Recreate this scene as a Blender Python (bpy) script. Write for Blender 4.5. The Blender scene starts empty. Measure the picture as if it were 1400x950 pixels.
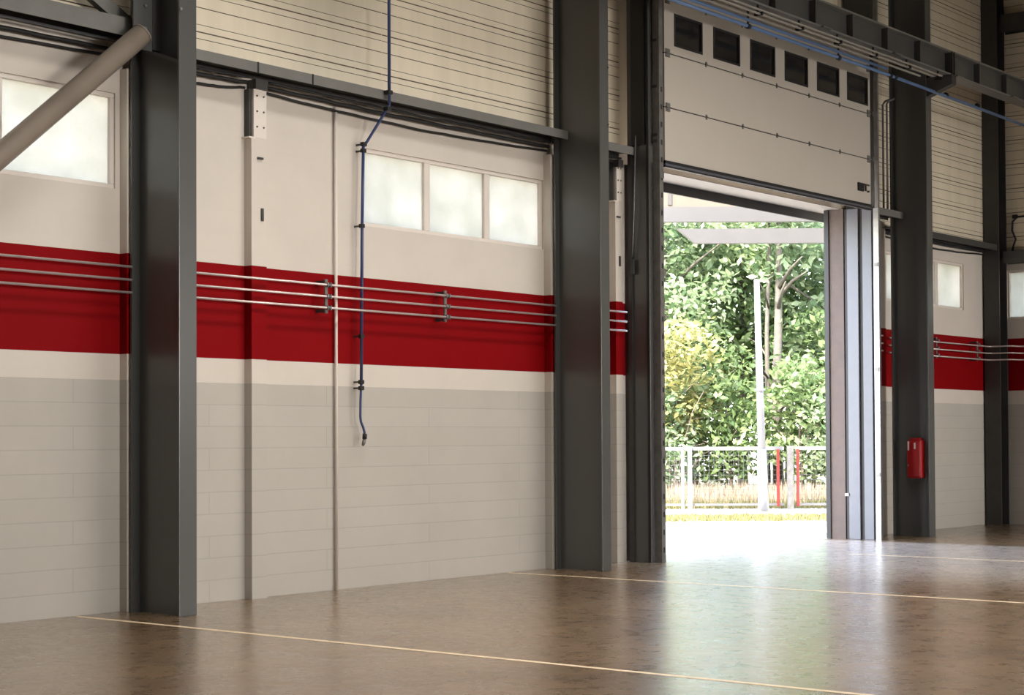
import bpy, math, random
from mathutils import Vector, Matrix
random.seed(7)
SC = bpy.context.scene
COL = SC.collection

# ------------------------------------------------------------------ materials
def new_mat(name):
    m = bpy.data.materials.new(name); m.use_nodes = True
    nt = m.node_tree
    return m, nt, nt.nodes['Principled BSDF']

def srgb(r, g, b):
    f = lambda c: ((c / 255 + .055) / 1.055) ** 2.4 if c > 10.3 else c / 255 / 12.92
    return (f(r), f(g), f(b), 1)

def N(nt, kind, **kw):
    n = nt.nodes.new(kind)
    for k, v in kw.items():
        if k in n.inputs: n.inputs[k].default_value = v
        else: setattr(n, k, v)
    return n

def plain(name, rgb, rough=.5, metal=0.0, var=.12, scale=3.0, bump=0.0, spec=.5):
    """paint or metal with a little procedural wear in colour and gloss"""
    m, nt, b = new_mat(name)
    tc = N(nt, 'ShaderNodeTexCoord')
    n = N(nt, 'ShaderNodeTexNoise', Scale=scale, Detail=5.0, Roughness=.6)
    nt.links.new(tc.outputs['Object'], n.inputs['Vector'])
    mx = N(nt, 'ShaderNodeMixRGB', blend_type='MULTIPLY')
    c = srgb(*rgb)
    mx.inputs[0].default_value = 1.0
    mx.inputs[1].default_value = c
    rp = N(nt, 'ShaderNodeMapRange')
    rp.inputs[1].default_value = .3; rp.inputs[2].default_value = .7
    rp.inputs[3].default_value = 1 - var; rp.inputs[4].default_value = 1 + var * .5
    nt.links.new(n.outputs['Fac'], rp.inputs[0])
    nt.links.new(rp.outputs[0], mx.inputs[2])
    nt.links.new(mx.outputs[0], b.inputs['Base Color'])
    rr = N(nt, 'ShaderNodeMapRange')
    rr.inputs[3].default_value = max(.02, rough - .35 * var); rr.inputs[4].default_value = min(1, rough + .45 * var)
    nt.links.new(n.outputs['Fac'], rr.inputs[0])
    nt.links.new(rr.outputs[0], b.inputs['Roughness'])
    b.inputs['Metallic'].default_value = metal
    b.inputs['Specular IOR Level'].default_value = spec
    if bump:
        bp = N(nt, 'ShaderNodeBump', Strength=bump, Distance=.01)
        n2 = N(nt, 'ShaderNodeTexNoise', Scale=scale * 12, Detail=3.0)
        nt.links.new(tc.outputs['Object'], n2.inputs['Vector'])
        nt.links.new(n2.outputs['Fac'], bp.inputs['Height'])
        nt.links.new(bp.outputs[0], b.inputs['Normal'])
    return m

Z_GREY, Z_RB, Z_RT = 2.0, 2.226, 3.098
def wall_paint():
    """painted blockwork: grey dado, white line, red band, white above; faint block joints"""
    m, nt, b = new_mat('painted_blockwork')
    L = nt.links.new
    g = N(nt, 'ShaderNodeNewGeometry')
    sx = N(nt, 'ShaderNodeSeparateXYZ'); L(g.outputs['Position'], sx.inputs[0])
    def step(z):
        c = N(nt, 'ShaderNodeMath', operation='GREATER_THAN'); L(sx.outputs['Z'], c.inputs[0]); c.inputs[1].default_value = z
        return c
    def mix(a, bb, f):
        x = N(nt, 'ShaderNodeMixRGB'); L(f.outputs[0], x.inputs[0])
        for i, v in ((1, a), (2, bb)):
            if isinstance(v, tuple): x.inputs[i].default_value = v
            else: L(v.outputs[0], x.inputs[i])
        return x
    white, grey, red = srgb(208, 199, 188), srgb(184, 178, 169), srgb(128, 1, 7)
    c1 = mix(grey, white, step(Z_GREY)); c2 = mix(c1, red, step(Z_RB)); c3 = mix(c2, white, step(Z_RT))
    add = N(nt, 'ShaderNodeMath', operation='ADD'); L(sx.outputs['X'], add.inputs[0]); L(sx.outputs['Y'], add.inputs[1])
    cv = N(nt, 'ShaderNodeCombineXYZ'); L(add.outputs[0], cv.inputs[0]); L(sx.outputs['Z'], cv.inputs[1])
    br = N(nt, 'ShaderNodeTexBrick', Scale=1.0)
    br.inputs['Mortar Size'].default_value = .006; br.inputs['Mortar Smooth'].default_value = .5
    br.inputs['Brick Width'].default_value = 3.0; br.inputs['Row Height'].default_value = .2
    br.inputs['Color1'].default_value = (1, 1, 1, 1); br.inputs['Color2'].default_value = (.97, .97, .96, 1)
    br.inputs['Mortar'].default_value = (.86, .86, .86, 1)
    L(cv.outputs[0], br.inputs['Vector'])
    lo = step(2.0)
    inv = N(nt, 'ShaderNodeMath', operation='SUBTRACT'); inv.inputs[0].default_value = .95; L(lo.outputs[0], inv.inputs[1])
    cl = N(nt, 'ShaderNodeClamp'); L(inv.outputs[0], cl.inputs[0]); cl.inputs[1].default_value = .1
    no = N(nt, 'ShaderNodeTexNoise', Scale=1.3, Detail=6.0, Roughness=.65)
    L(g.outputs['Position'], no.inputs['Vector'])
    ml = N(nt, 'ShaderNodeMixRGB', blend_type='MULTIPLY'); L(cl.outputs[0], ml.inputs[0]); L(c3.outputs[0], ml.inputs[1]); L(br.outputs['Color'], ml.inputs[2])
    rp = N(nt, 'ShaderNodeMapRange'); L(no.outputs['Fac'], rp.inputs[0])
    rp.inputs[1].default_value = .3; rp.inputs[2].default_value = .7; rp.inputs[3].default_value = .94; rp.inputs[4].default_value = 1.02
    m2 = N(nt, 'ShaderNodeMixRGB', blend_type='MULTIPLY'); m2.inputs[0].default_value = 1; L(ml.outputs[0], m2.inputs[1]); L(rp.outputs[0], m2.inputs[2])
    L(m2.outputs[0], b.inputs['Base Color'])
    b.inputs['Roughness'].default_value = .6; b.inputs['Specular IOR Level'].default_value = .09
    bp = N(nt, 'ShaderNodeBump', Strength=.2, Distance=.004)
    hm = N(nt, 'ShaderNodeMath', operation='MULTIPLY'); L(br.outputs['Fac'], hm.inputs[0]); L(cl.outputs[0], hm.inputs[1])
    nf = N(nt, 'ShaderNodeTexNoise', Scale=60.0, Detail=3.0); L(g.outputs['Position'], nf.inputs['Vector'])
    hs = N(nt, 'ShaderNodeMath', operation='MULTIPLY_ADD'); L(nf.outputs['Fac'], hs.inputs[0]); hs.inputs[1].default_value = .25
    ng = N(nt, 'ShaderNodeMath', operation='MULTIPLY'); L(hm.outputs[0], ng.inputs[0]); ng.inputs[1].default_value = -1
    L(ng.outputs[0], hs.inputs[2]); L(hs.outputs[0], bp.inputs['Height']); L(bp.outputs[0], b.inputs['Normal'])
    return m

def floor_mat():
    m, nt, b = new_mat('worn_concrete_floor')
    L = nt.links.new
    g = N(nt, 'ShaderNodeNewGeometry')
    n1 = N(nt, 'ShaderNodeTexNoise', Scale=.55, Detail=8.0, Roughness=.62); L(g.outputs['Position'], n1.inputs['Vector'])
    n2 = N(nt, 'ShaderNodeTexNoise', Scale=5.0, Detail=8.0, Roughness=.7); L(g.outputs['Position'], n2.inputs['Vector'])
    r1 = N(nt, 'ShaderNodeValToRGB')
    r1.color_ramp.elements[0].position = .32; r1.color_ramp.elements[0].color = srgb(102, 79, 54)
    r1.color_ramp.elements[1].position = .7; r1.color_ramp.elements[1].color = srgb(130, 105, 76)
    L(n1.outputs['Fac'], r1.inputs[0])
    r2 = N(nt, 'ShaderNodeMapRange'); L(n2.outputs['Fac'], r2.inputs[0])
    r2.inputs[1].default_value = .3; r2.inputs[2].default_value = .7; r2.inputs[3].default_value = .70; r2.inputs[4].default_value = 1.2
    mx = N(nt, 'ShaderNodeMixRGB', blend_type='MULTIPLY'); mx.inputs[0].default_value = 1; L(r1.outputs[0], mx.inputs[1]); L(r2.outputs[0], mx.inputs[2])
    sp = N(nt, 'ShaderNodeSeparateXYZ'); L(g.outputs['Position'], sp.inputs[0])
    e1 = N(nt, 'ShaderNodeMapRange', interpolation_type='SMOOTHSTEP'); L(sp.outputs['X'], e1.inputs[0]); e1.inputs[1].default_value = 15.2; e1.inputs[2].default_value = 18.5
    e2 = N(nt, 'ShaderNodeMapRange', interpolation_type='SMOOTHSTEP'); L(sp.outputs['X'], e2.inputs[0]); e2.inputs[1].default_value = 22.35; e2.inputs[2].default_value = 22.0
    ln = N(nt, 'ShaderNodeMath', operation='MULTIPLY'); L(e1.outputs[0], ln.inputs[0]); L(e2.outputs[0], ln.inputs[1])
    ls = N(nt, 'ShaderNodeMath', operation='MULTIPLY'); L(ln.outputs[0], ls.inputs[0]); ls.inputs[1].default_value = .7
    door_spill = N(nt, 'ShaderNodeMixRGB'); L(ls.outputs[0], door_spill.inputs[0]); L(mx.outputs[0], door_spill.inputs[1]); door_spill.inputs[2].default_value = srgb(196, 186, 178)  # daylight spilling from the doorway, painted in as a paler floor strip
    L(door_spill.outputs[0], b.inputs['Base Color'])
    rr = N(nt, 'ShaderNodeMapRange'); L(n2.outputs['Fac'], rr.inputs[0]); rr.inputs[1].default_value = .3; rr.inputs[2].default_value = .7
    rr.inputs[3].default_value = .22; rr.inputs[4].default_value = .36
    L(rr.outputs[0], b.inputs['Roughness'])
    b.inputs['Specular IOR Level'].default_value = .8
    b.inputs['Coat Weight'].default_value = 1.0; b.inputs['Coat Roughness'].default_value = .24
    n4 = N(nt, 'ShaderNodeTexNoise', Scale=2.6, Detail=9.0, Roughness=.72); L(g.outputs['Position'], n4.inputs['Vector'])
    cw = N(nt, 'ShaderNodeMapRange'); L(n4.outputs['Fac'], cw.inputs[0]); cw.inputs[1].default_value = .36; cw.inputs[2].default_value = .62
    cw.inputs[3].default_value = .6; cw.inputs[4].default_value = 1.0; L(cw.outputs[0], b.inputs['Coat Weight'])
    bp = N(nt, 'ShaderNodeBump', Strength=.12, Distance=.01)
    n3 = N(nt, 'ShaderNodeTexNoise', Scale=7.0, Detail=4.0); L(g.outputs['Position'], n3.inputs['Vector'])
    L(n3.outputs['Fac'], bp.inputs['Height']); L(bp.outputs[0], b.inputs['Normal'])
    return m

def cladding_mat():
    m, nt, b = new_mat('cream_cladding_sheet')
    L = nt.links.new
    g = N(nt, 'ShaderNodeNewGeometry')
    mp = N(nt, 'ShaderNodeMapping'); L(g.outputs['Position'], mp.inputs['Vector']); mp.inputs['Scale'].default_value = (3.0, 3.0, .35)
    n1 = N(nt, 'ShaderNodeTexNoise', Scale=1.0, Detail=7.0, Roughness=.65); L(mp.outputs[0], n1.inputs['Vector'])
    rp = N(nt, 'ShaderNodeMapRange'); L(n1.outputs['Fac'], rp.inputs[0])
    rp.inputs[1].default_value = .35; rp.inputs[2].default_value = .6; rp.inputs[3].default_value = .9; rp.inputs[4].default_value = 1.0
    # a sooty patch that stays where it is on the sheet
    mp2 = N(nt, 'ShaderNodeMapping'); L(g.outputs['Position'], mp2.inputs['Vector'])
    mp2.inputs['Location'].default_value = (-12.0, 0, -5.75)
    ln = N(nt, 'ShaderNodeVectorMath', operation='LENGTH'); L(mp2.outputs[0], ln.inputs[0])
    pr = N(nt, 'ShaderNodeMapRange'); L(ln.outputs['Value'], pr.inputs[0])
    pr.inputs[1].default_value = .15; pr.inputs[2].default_value = 1.1; pr.inputs[3].default_value = .72; pr.inputs[4].default_value = 1.0
    mu = N(nt, 'ShaderNodeMath', operation='MULTIPLY'); L(rp.outputs[0], mu.inputs[0]); L(pr.outputs[0], mu.inputs[1])
    mx = N(nt, 'ShaderNodeMixRGB', blend_type='MULTIPLY'); mx.inputs[0].default_value = 1; mx.inputs[1].default_value = srgb(232, 220, 196)
    L(mu.outputs[0], mx.inputs[2]); L(mx.outputs[0], b.inputs['Base Color'])
    b.inputs['Roughness'].default_value = .5
    return m

def frosted_mat():
    """frosted, slightly dirty window panes that pass the daylight"""
    m, nt, b = new_mat('frosted_pane')
    L = nt.links.new
    nt.nodes.remove(b)
    out = nt.nodes['Material Output']
    g = N(nt, 'ShaderNodeNewGeometry')
    n = N(nt, 'ShaderNodeTexNoise', Scale=2.2, Detail=6.0, Roughness=.6); L(g.outputs['Position'], n.inputs['Vector'])
    r = N(nt, 'ShaderNodeValToRGB')
    r.color_ramp.elements[0].position = .3; r.color_ramp.elements[0].color = (.385, .375, .33, 1)
    r.color_ramp.elements[1].position = .65; r.color_ramp.elements[1].color = (.455, .44, .40, 1)
    L(n.outputs['Fac'], r.inputs[0])
    t = N(nt, 'ShaderNodeBsdfTranslucent'); L(r.outputs[0], t.inputs['Color'])
    d = N(nt, 'ShaderNodeBsdfGlossy', Roughness=.3)
    s = N(nt, 'ShaderNodeMixShader'); s.inputs[0].default_value = .05
    L(t.outputs[0], s.inputs[1]); L(d.outputs[0], s.inputs[2]); L(s.outputs[0], out.inputs['Surface'])
    return m

def leaf_mat(name, c1, c2, tr=.45):
    m, nt, b = new_mat(name)
    L = nt.links.new
    g = N(nt, 'ShaderNodeNewGeometry')
    r = N(nt, 'ShaderNodeValToRGB')
    r.color_ramp.elements[0].color = srgb(*c1); r.color_ramp.elements[1].color = srgb(*c2)
    L(g.outputs['Random Per Island'], r.inputs[0])
    L(r.outputs[0], b.inputs['Base Color']); b.inputs['Roughness'].default_value = .5
    t = N(nt, 'ShaderNodeBsdfTranslucent'); L(r.outputs[0], t.inputs['Color'])
    s = N(nt, 'ShaderNodeMixShader'); s.inputs[0].default_value = tr
    out = nt.nodes['Material Output']
    L(b.outputs[0], s.inputs[1]); L(t.outputs[0], s.inputs[2]); L(s.outputs[0], out.inputs['Surface'])
    return m

M = {}
M['wall'] = wall_paint()
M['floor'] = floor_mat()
M['clad'] = cladding_mat()
M['clad_groove'] = plain('dark_sheet_joint', (112, 96, 78), .7)
M['steel'] = plain('dark_grey_steel_paint', (80, 80, 78), .26, 0, .03, 2.0, spec=.6)
M['steel_dark'] = plain('old_dark_steel', (62, 60, 58), .5, 0, .2, 4.0)
M['beam'] = plain('grey_beam_paint', (112, 110, 105), .45, 0, .15, 3.0)
M['brace'] = plain('brown_grey_tube_paint', (128, 116, 104), .4, 0, .15, 3.0)
M['galv'] = plain('galvanised_steel', (140, 142, 144), .38, .75, .2, 8.0)
M['galv_dull'] = plain('dull_galvanised_steel', (120, 118, 114), .5, .4, .3, 9.0)
M['pipe'] = plain('bare_pipe_steel', (205, 190, 185), .3, .5, .1, 6.0)
M['black'] = plain('black_rubber', (24, 23, 22), .6, 0, .2)
M['door'] = plain('cream_door_panel', (190, 182, 170), .5, 0, .04, 1.0)
M['door_glass'] = plain('dark_door_pane', (34, 33, 32), .12, 0, .3, 2.0)
M['alu'] = plain('pale_aluminium_frame', (88, 90, 97), .45, .1, .08, 5.0)
M['white'] = plain('white_frame_paint', (222, 212, 202), .45, 0, .05)
M['white_steel'] = plain('white_outdoor_steel', (109, 107, 107), .45, 0, .06)
M['rail_metal'] = plain('worn_rail_metal', (150, 145, 134), .5, 0, .15)
M['blue_pale'] = plain('pale_blue_air_pipe', (92, 120, 160), .3, 0, .1)
M['blue'] = plain('blue_air_hose', (50, 66, 108), .35, 0, .1)
M['red'] = plain('red_cabinet_paint', (150, 10, 16), .35, 0, .1)
M['red_outdoor'] = plain('faded_red_tube', (120, 35, 30), .5, 0, .1)
M['sticker'] = plain('off_white_sticker', (214, 196, 186), .6, 0, .05)
M['line'] = plain('cream_floor_paint', (222, 200, 168), .45, 0, .25, 14.0)
M['frosted'] = frosted_mat()
M['reveal'] = plain('brown_grey_concrete', (82, 71, 66), .75, 0, .2, 5.0, .3)
M['soffit'] = plain('cream_plaster', (124, 119, 113), .7, 0, .06)
M['yard'] = plain('pale_yard_concrete', (196, 190, 180), .85, 0, .10, .8, .3)
M['soil'] = plain('dry_soil', (120, 110, 77), .95, 0, .3, .7, .5)
M['bark'] = plain('grey_bark', (88, 82, 72), .9, 0, .35, 6.0, .6)
M['twig'] = plain('pale_twig', (109, 96, 86), .9, 0, .2, 6.0)
M['leaf_mid'] = leaf_mat('mid_green_leaf', (76, 103, 55), (142, 156, 106))
M['leaf_blue'] = leaf_mat('fresh_green_leaf', (89, 114, 74), (154, 167, 127))
M['leaf_yellow'] = leaf_mat('yellow_green_leaf', (112, 114, 55), (167, 160, 106))
M['leaf_dark'] = leaf_mat('deep_green_leaf', (57, 80, 40), (118, 135, 82))
M['grass_dry'] = leaf_mat('dry_grass_blade', (123, 104, 82), (153, 134, 113), .3)
M['grass_green'] = leaf_mat('sunlit_grass_blade', (86, 88, 44), (124, 116, 74), .3)
M['ceiling'] = plain('dark_roof_sheet', (120, 116, 110), .7)
M['canopy'] = plain('grey_white_canopy_paint', (67, 66, 66), .5, 0, .05)
M['fascia'] = plain('beige_fascia', (83, 75, 64), .7, 0, .08)
M['mesh'] = plain('bright_fence_wire', (90, 90, 88), .4, .3, .1)

# ------------------------------------------------------------------ mesh building
class MB:
    def __init__(s): s.v, s.f, s.m, s.sm = [], [], [], []
    def face(s, idx, mi=0, smooth=False): s.f.append(idx); s.m.append(mi); s.sm.append(smooth)
    def box(s, x0, x1, y0, y1, z0, z1, mi=0):
        o = len(s.v)
        s.v += [(x, y, z) for z in (z0, z1) for y in (y0, y1) for x in (x0, x1)]
        for q in ((0, 2, 3, 1), (4, 5, 7, 6), (0, 1, 5, 4), (2, 6, 7, 3), (0, 4, 6, 2), (1, 3, 7, 5)):
            s.face([o + i for i in q], mi)
        return s
    def obox(s, c, ax, ay, az, mi=0):
        """box about c with half-extent vectors ax, ay, az"""
        o = len(s.v); c = Vector(c); ax, ay, az = Vector(ax), Vector(ay), Vector(az)
        s.v += [tuple(c + i * ax + j * ay + k * az) for k in (-1, 1) for j in (-1, 1) for i in (-1, 1)]
        for q in ((0, 2, 3, 1), (4, 5, 7, 6), (0, 1, 5, 4), (2, 6, 7, 3), (0, 4, 6, 2), (1, 3, 7, 5)):
            s.face([o + i for i in q], mi)
        return s
    def tube(s, pts, r, n=10, mi=0, cap=True):
        pts = [Vector(p) for p in pts]; rs = r if isinstance(r, (list, tuple)) else [r] * len(pts)
        o = len(s.v); prev = None
        for i, p in enumerate(pts):
            a = pts[max(i - 1, 0)]; b = pts[min(i + 1, len(pts) - 1)]
            t = (b - a).normalized()
            if prev is None:
                u = t.orthogonal().normalized()
            else:
                u = (prev - t * prev.dot(t)); u = u.normalized() if u.length > 1e-6 else t.orthogonal().normalized()
            prev = u; w = t.cross(u)
            for k in range(n):
                an = 2 * math.pi * k / n
                s.v.append(tuple(p + (u * math.cos(an) + w * math.sin(an)) * rs[i]))
        for i in range(len(pts) - 1):
            for k in range(n):
                k2 = (k + 1) % n
                s.face([o + i * n + k, o + i * n + k2, o + (i + 1) * n + k2, o + (i + 1) * n + k], mi, True)
        if cap:
            s.face([o + k for k in range(n)][::-1], mi); e = o + (len(pts) - 1) * n
            s.face([e + k for k in range(n)], mi)
        return s
    def prism(s, poly, d, mi=0):
        """planar polygon (3-D points) pushed along vector d"""
        o = len(s.v); d = Vector(d); n = len(poly)
        s.v += [tuple(p) for p in poly] + [tuple(Vector(p) + d) for p in poly]
        s.face(list(range(o, o + n))[::-1], mi); s.face(list(range(o + n, o + 2 * n)), mi)
        for k in range(n):
            k2 = (k + 1) % n
            s.face([o + k, o + k2, o + n + k2, o + n + k], mi)
        return s
    def build(s, name, mats, parent=None, origin=None, bevel=0):
        off = Vector(origin) if origin is not None else (Vector(parent_base(parent)) if parent else Vector((0, 0, 0)))
        if origin is None and parent is None and s.v:
            xs, ys, zs = zip(*s.v); off = Vector(((min(xs) + max(xs)) / 2, (min(ys) + max(ys)) / 2, min(zs)))
        me = bpy.data.meshes.new(name)
        me.from_pydata([tuple(Vector(v) - off) for v in s.v], [], s.f)
        for mm in (mats if isinstance(mats, (list, tuple)) else [mats]): me.materials.append(M[mm])
        me.polygons.foreach_set('material_index', s.m); me.polygons.foreach_set('use_smooth', s.sm)
        me.update()
        o = bpy.data.objects.new(name, me); COL.objects.link(o)
        if parent:
            o.parent = parent; o.location = off - Vector(parent_base(parent))
        else: o.location = off
        if bevel:
            bv = o.modifiers.new('edge', 'BEVEL'); bv.width = bevel; bv.segments = 2; bv.limit_method = 'ANGLE'
        return o

def parent_base(p):
    v = Vector((0, 0, 0))
    while p is not None: v += Vector(p.location); p = p.parent
    return v

def tag(o, label, cat, group=None, kind=None):
    o['label'] = label; o['category'] = cat
    if group: o['group'] = group
    if kind: o['kind'] = kind
    return o

def thing(name, loc, label, cat, group=None, kind=None):
    o = bpy.data.objects.new(name, None); COL.objects.link(o); o.location = loc; o.empty_display_size = .2
    return tag(o, label, cat, group, kind)

def copy_tree(o, parent=None):
    c = o.copy(); COL.objects.link(c)
    if parent: c.parent = parent
    for ch in list(o.children): copy_tree(ch, c)
    return c

def grid_wall(xs, zs, holes, y0, y1, swap=None):
    """wall slab between y0 (inside) and y1, cut on the xs/zs grid, with rectangular holes; one mesh, reveals included"""
    m = MB()
    def inhole(x, z): return any(a < x < b and c < z < d for a, b, c, d in holes)
    nx, nz = len(xs) - 1, len(zs) - 1
    full = [[not inhole((xs[i] + xs[i + 1]) / 2, (zs[k] + zs[k + 1]) / 2) for k in range(nz)] for i in range(nx)]
    def T(x, y, z): return (x, y, z) if swap is None else swap(x, y, z)
    def quad(*p):
        o = len(m.v); m.v += [T(*q) for q in p]; m.face([o, o + 1, o + 2, o + 3])
    for i in range(nx):
        for k in range(nz):
            if not full[i][k]: continue
            a, b, c, d = xs[i], xs[i + 1], zs[k], zs[k + 1]
            quad((a, y0, c), (b, y0, c), (b, y0, d), (a, y0, d)); quad((b, y1, c), (a, y1, c), (a, y1, d), (b, y1, d))
            if i == 0 or not full[i - 1][k]: quad((a, y1, c), (a, y0, c), (a, y0, d), (a, y1, d))
            if i == nx - 1 or not full[i + 1][k]: quad((b, y0, c), (b, y1, c), (b, y1, d), (b, y0, d))
            if k == 0 or not full[i][k - 1]: quad((a, y1, c), (b, y1, c), (b, y0, c), (a, y0, c))
            if k == nz - 1 or not full[i][k + 1]: quad((a, y0, d), (b, y0, d), (b, y1, d), (a, y1, d))
    return m

# ------------------------------------------------------------------ the hall
X0, X1, YR, ZC = -6.0, 27.7, -22.0, 9.6
WT = .2
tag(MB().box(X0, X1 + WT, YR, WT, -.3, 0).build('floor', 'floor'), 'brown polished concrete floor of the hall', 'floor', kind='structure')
tag(MB().box(X0, X1 + WT, YR, WT, ZC, ZC + .2).build('ceiling', 'ceiling'), 'dark roof sheet over the hall, above the photo', 'ceiling', kind='structure')
tag(MB().box(X0 - .2, X0, YR, WT, -.3, ZC + .2).build('wall_rear', 'steel_dark'), 'plain dark end wall behind the camera', 'wall', kind='structure')
tag(MB().box(X0, X1 + WT, YR - .2, YR, -.3, ZC + .2).build('wall_right', 'clad'), 'plain cream side wall to the right of the photo', 'wall', kind='structure')

DX0, DX1, DZ = 17.06, 22.46, 4.78        # loading doorway
WIN = [  # window groups in the side wall: panes (x0, x1), z0, z1
    ([(6.2, 7.12), (7.2, 8.20), (8.31, 9.40)], 3.70, 4.45),
    ([(12.54, 13.46), (13.55, 14.44), (14.53, 15.42)], 3.66, 4.37),
    ([(23.93, 24.77), (24.84, 25.62), (25.72, 26.60)], 3.57, 4.25)]
holes = [(g[0][0] - .04, g[-1][1] + .04, a - .04, b + .04) for g, a, b in WIN] + [(DX0, DX1, -1, DZ)]
xs = sorted({X0, X1 + WT} | {h[0] for h in holes} | {h[1] for h in holes})
zs = sorted({0, 5.0} | {h[2] for h in holes if h[2] > 0} | {h[3] for h in holes})
mw = grid_wall(xs, zs, holes, 0, WT)
wl = mw.build('wall_left', 'wall', origin=(0, 0, 0))
tag(wl, 'long painted block wall, grey below, red band in the middle, white above', 'wall', kind='structure')

for i, px in enumerate((9.60, 15.58, 23.57)):      # shallow piers behind the steel columns
    tag(MB().box(px - .11, px + .11, -.098, .0, 0, 4.70).build('trim_%d' % (6 + i), 'wall'),
        'shallow painted pier behind the ' + ('nearest column', 'second column', 'column with the red cabinet')[i], 'trim', kind='structure')

# upper cladding: one sheet with real grooves
def cladding(name, u0, u1, z0, z1, base, swap, seams, label):
    m = MB(); zcur = z0; yf, yb = 0.0, .014
    cuts = []
    k = math.floor((z0 - 5.2) / .405) - 1
    while 5.2 + .405 * k < z1:
        zb = 5.2 + .405 * k
        for dz, w in ((-.062, .006), (0, .012), (.068, .005), (.225, .008)):
            if z0 + .01 < zb + dz < z1 - .03: cuts.append((zb + dz, w))
        k += 1
    def q(a, b, c, d, mi):
        o = len(m.v); m.v += [swap(*p) for p in (a, b, c, d)]; m.face([o, o + 1, o + 2, o + 3], mi)
    for zc, w in cuts + [(z1, 0)]:
        a, b = zcur, zc - w / 2
        q((u0, yf, a), (u1, yf, a), (u1, yf, b), (u0, yf, b), 0)
        if w:
            c = zc + w / 2
            q((u0, yf, b), (u1, yf, b), (u1, yb, b), (u0, yb, b), 1)
            q((u0, yb, b), (u1, yb, b), (u1, yb, c), (u0, yb, c), 1)
            q((u0, yb, c), (u1, yb, c), (u1, yf, c), (u0, yf, c), 1)
            zcur = c
    for (a, b, y) in ((u0, u1, .12),):
        q((b, y, z0), (a, y, z0), (a, y, z1), (b, y, z1), 0)
        q((a, yf, z0), (a, y, z0), (b, y, z0), (b, yf, z0), 0); q((a, yf, z1), (b, yf, z1), (b, y, z1), (a, y, z1), 0)
        q((a, yf, z0), (a, yf, z1), (a, y, z1), (a, y, z0), 0); q((b, yf, z0), (b, y, z0), (b, y, z1), (b, yf, z1), 0)
    for s in seams:                        # thin cover strips over the vertical sheet joints
        q((s - .004, -.002, z0), (s + .004, -.002, z0), (s + .004, -.002, z1), (s - .004, -.002, z1), 0)
    o = m.build(name, ['clad', 'clad_groove'], origin=swap(*base))
    return tag(o, label, 'wall', kind='structure')
idt = lambda x, y, z: (x, y + .02, z)
cladding('wall_left_cladding', X0, 17.0, 4.99, ZC, (0, 0, 0), idt, (12.43, 12.82, 16.35), 'cream grooved metal cladding over the block wall, left of the loading door')
cladding('wall_left_cladding', 22.475, X1, 4.60, ZC, (0, 0, 0), lambda x, y, z: (x, y - .02, z), (23.9,), 'cream grooved metal cladding over the block wall, right of the loading door')
tag(MB().box(17.0, 22.475, .02, .14, 4.98, ZC).build('wall_left_cladding', 'clad'), 'cream cladding hidden behind the raised loading door', 'wall', kind='structure')
tag(MB().box(16.5, 23.6, .46, .49, DZ - .125, DZ + .06).build('trim_1', 'black'), 'dark steel drip edge across the outside of the doorway head', 'trim', kind='structure')
tag(MB().box(16.5, 23.6, WT, .46, DZ + .0, DZ + .3).box(DX0, DX1, -.02, WT, DZ - .006, DZ).build('trim_2', 'soffit'), 'cream plastered underside of the doorway head', 'trim', kind='structure')

# far wall
fx = X1
swapF = lambda u, y, z: (fx + y, -u, z)             # u runs towards the hall (-Y)
FW = ([(.33, 1.25), (1.33, 2.25), (2.33, 3.25)], 3.46, 4.20)
fh = [(FW[0][0][0] - .04, FW[0][-1][1] + .04, FW[1] - .04, FW[2] + .04)]
m = grid_wall([-.0, fh[0][0], fh[0][1], -YR], [0, fh[0][2], fh[0][3], 4.62], fh, 0, WT, swapF)
tag(m.build('wall_far', 'wall', origin=(fx, 0, 0)), 'end wall at the right edge, same grey, red and white paint', 'wall', kind='structure')
cladding('wall_far_cladding', 0, -YR, 4.60, ZC, (0, 0, 0), lambda u, y, z: (fx + y - .02, -u, z), (), 'cream grooved cladding on the upper end wall, far right')

# windows
def window(idx, group, z0, z1, swap, label):
    w = thing('window_%d' % idx, swap(group[0][0], .03, z0), label, 'window', kind='structure')
    m = MB(); a, b = group[0][0] - .04, group[-1][1] + .04
    def bx(x0, x1, za, zb, y0=.015, y1=.09):
        p, q = swap(x0, y0, za), swap(x1, y1, zb)
        m.box(min(p[0], q[0]), max(p[0], q[0]), min(p[1], q[1]), max(p[1], q[1]), za, zb)
    bx(a, b, z0 - .04, z0); bx(a, b, z1, z1 + .04)
    edges = [a] + [v for p in group for v in p] + [b]
    for i in range(0, len(edges), 2): bx(edges[i], edges[i + 1], z0, z1)
    m.build('window_frame', 'white', w, bevel=.006)
    for x0, x1 in group:
        g = MB(); p, q = swap(x0, .05, z0), swap(x1, .056, z1)
        g.box(min(p[0], q[0]), max(p[0], q[0]), min(p[1], q[1]), max(p[1], q[1]), z0, z1)
        g.build('pane', 'frosted', w)
    return w
idw = lambda x, y, z: (x, y, z)
window(1, *WIN[0], idw, 'bright frosted window at the upper left, crossed by the brace tube')
window(2, *WIN[1], idw, 'row of three frosted panes in the white wall between the two nearest columns')
window(3, *WIN[2], idw, 'frosted window partly hidden by the column with the red cabinet')
window(4, *FW, swapF, 'frosted window in the end wall at the far right edge')

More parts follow.
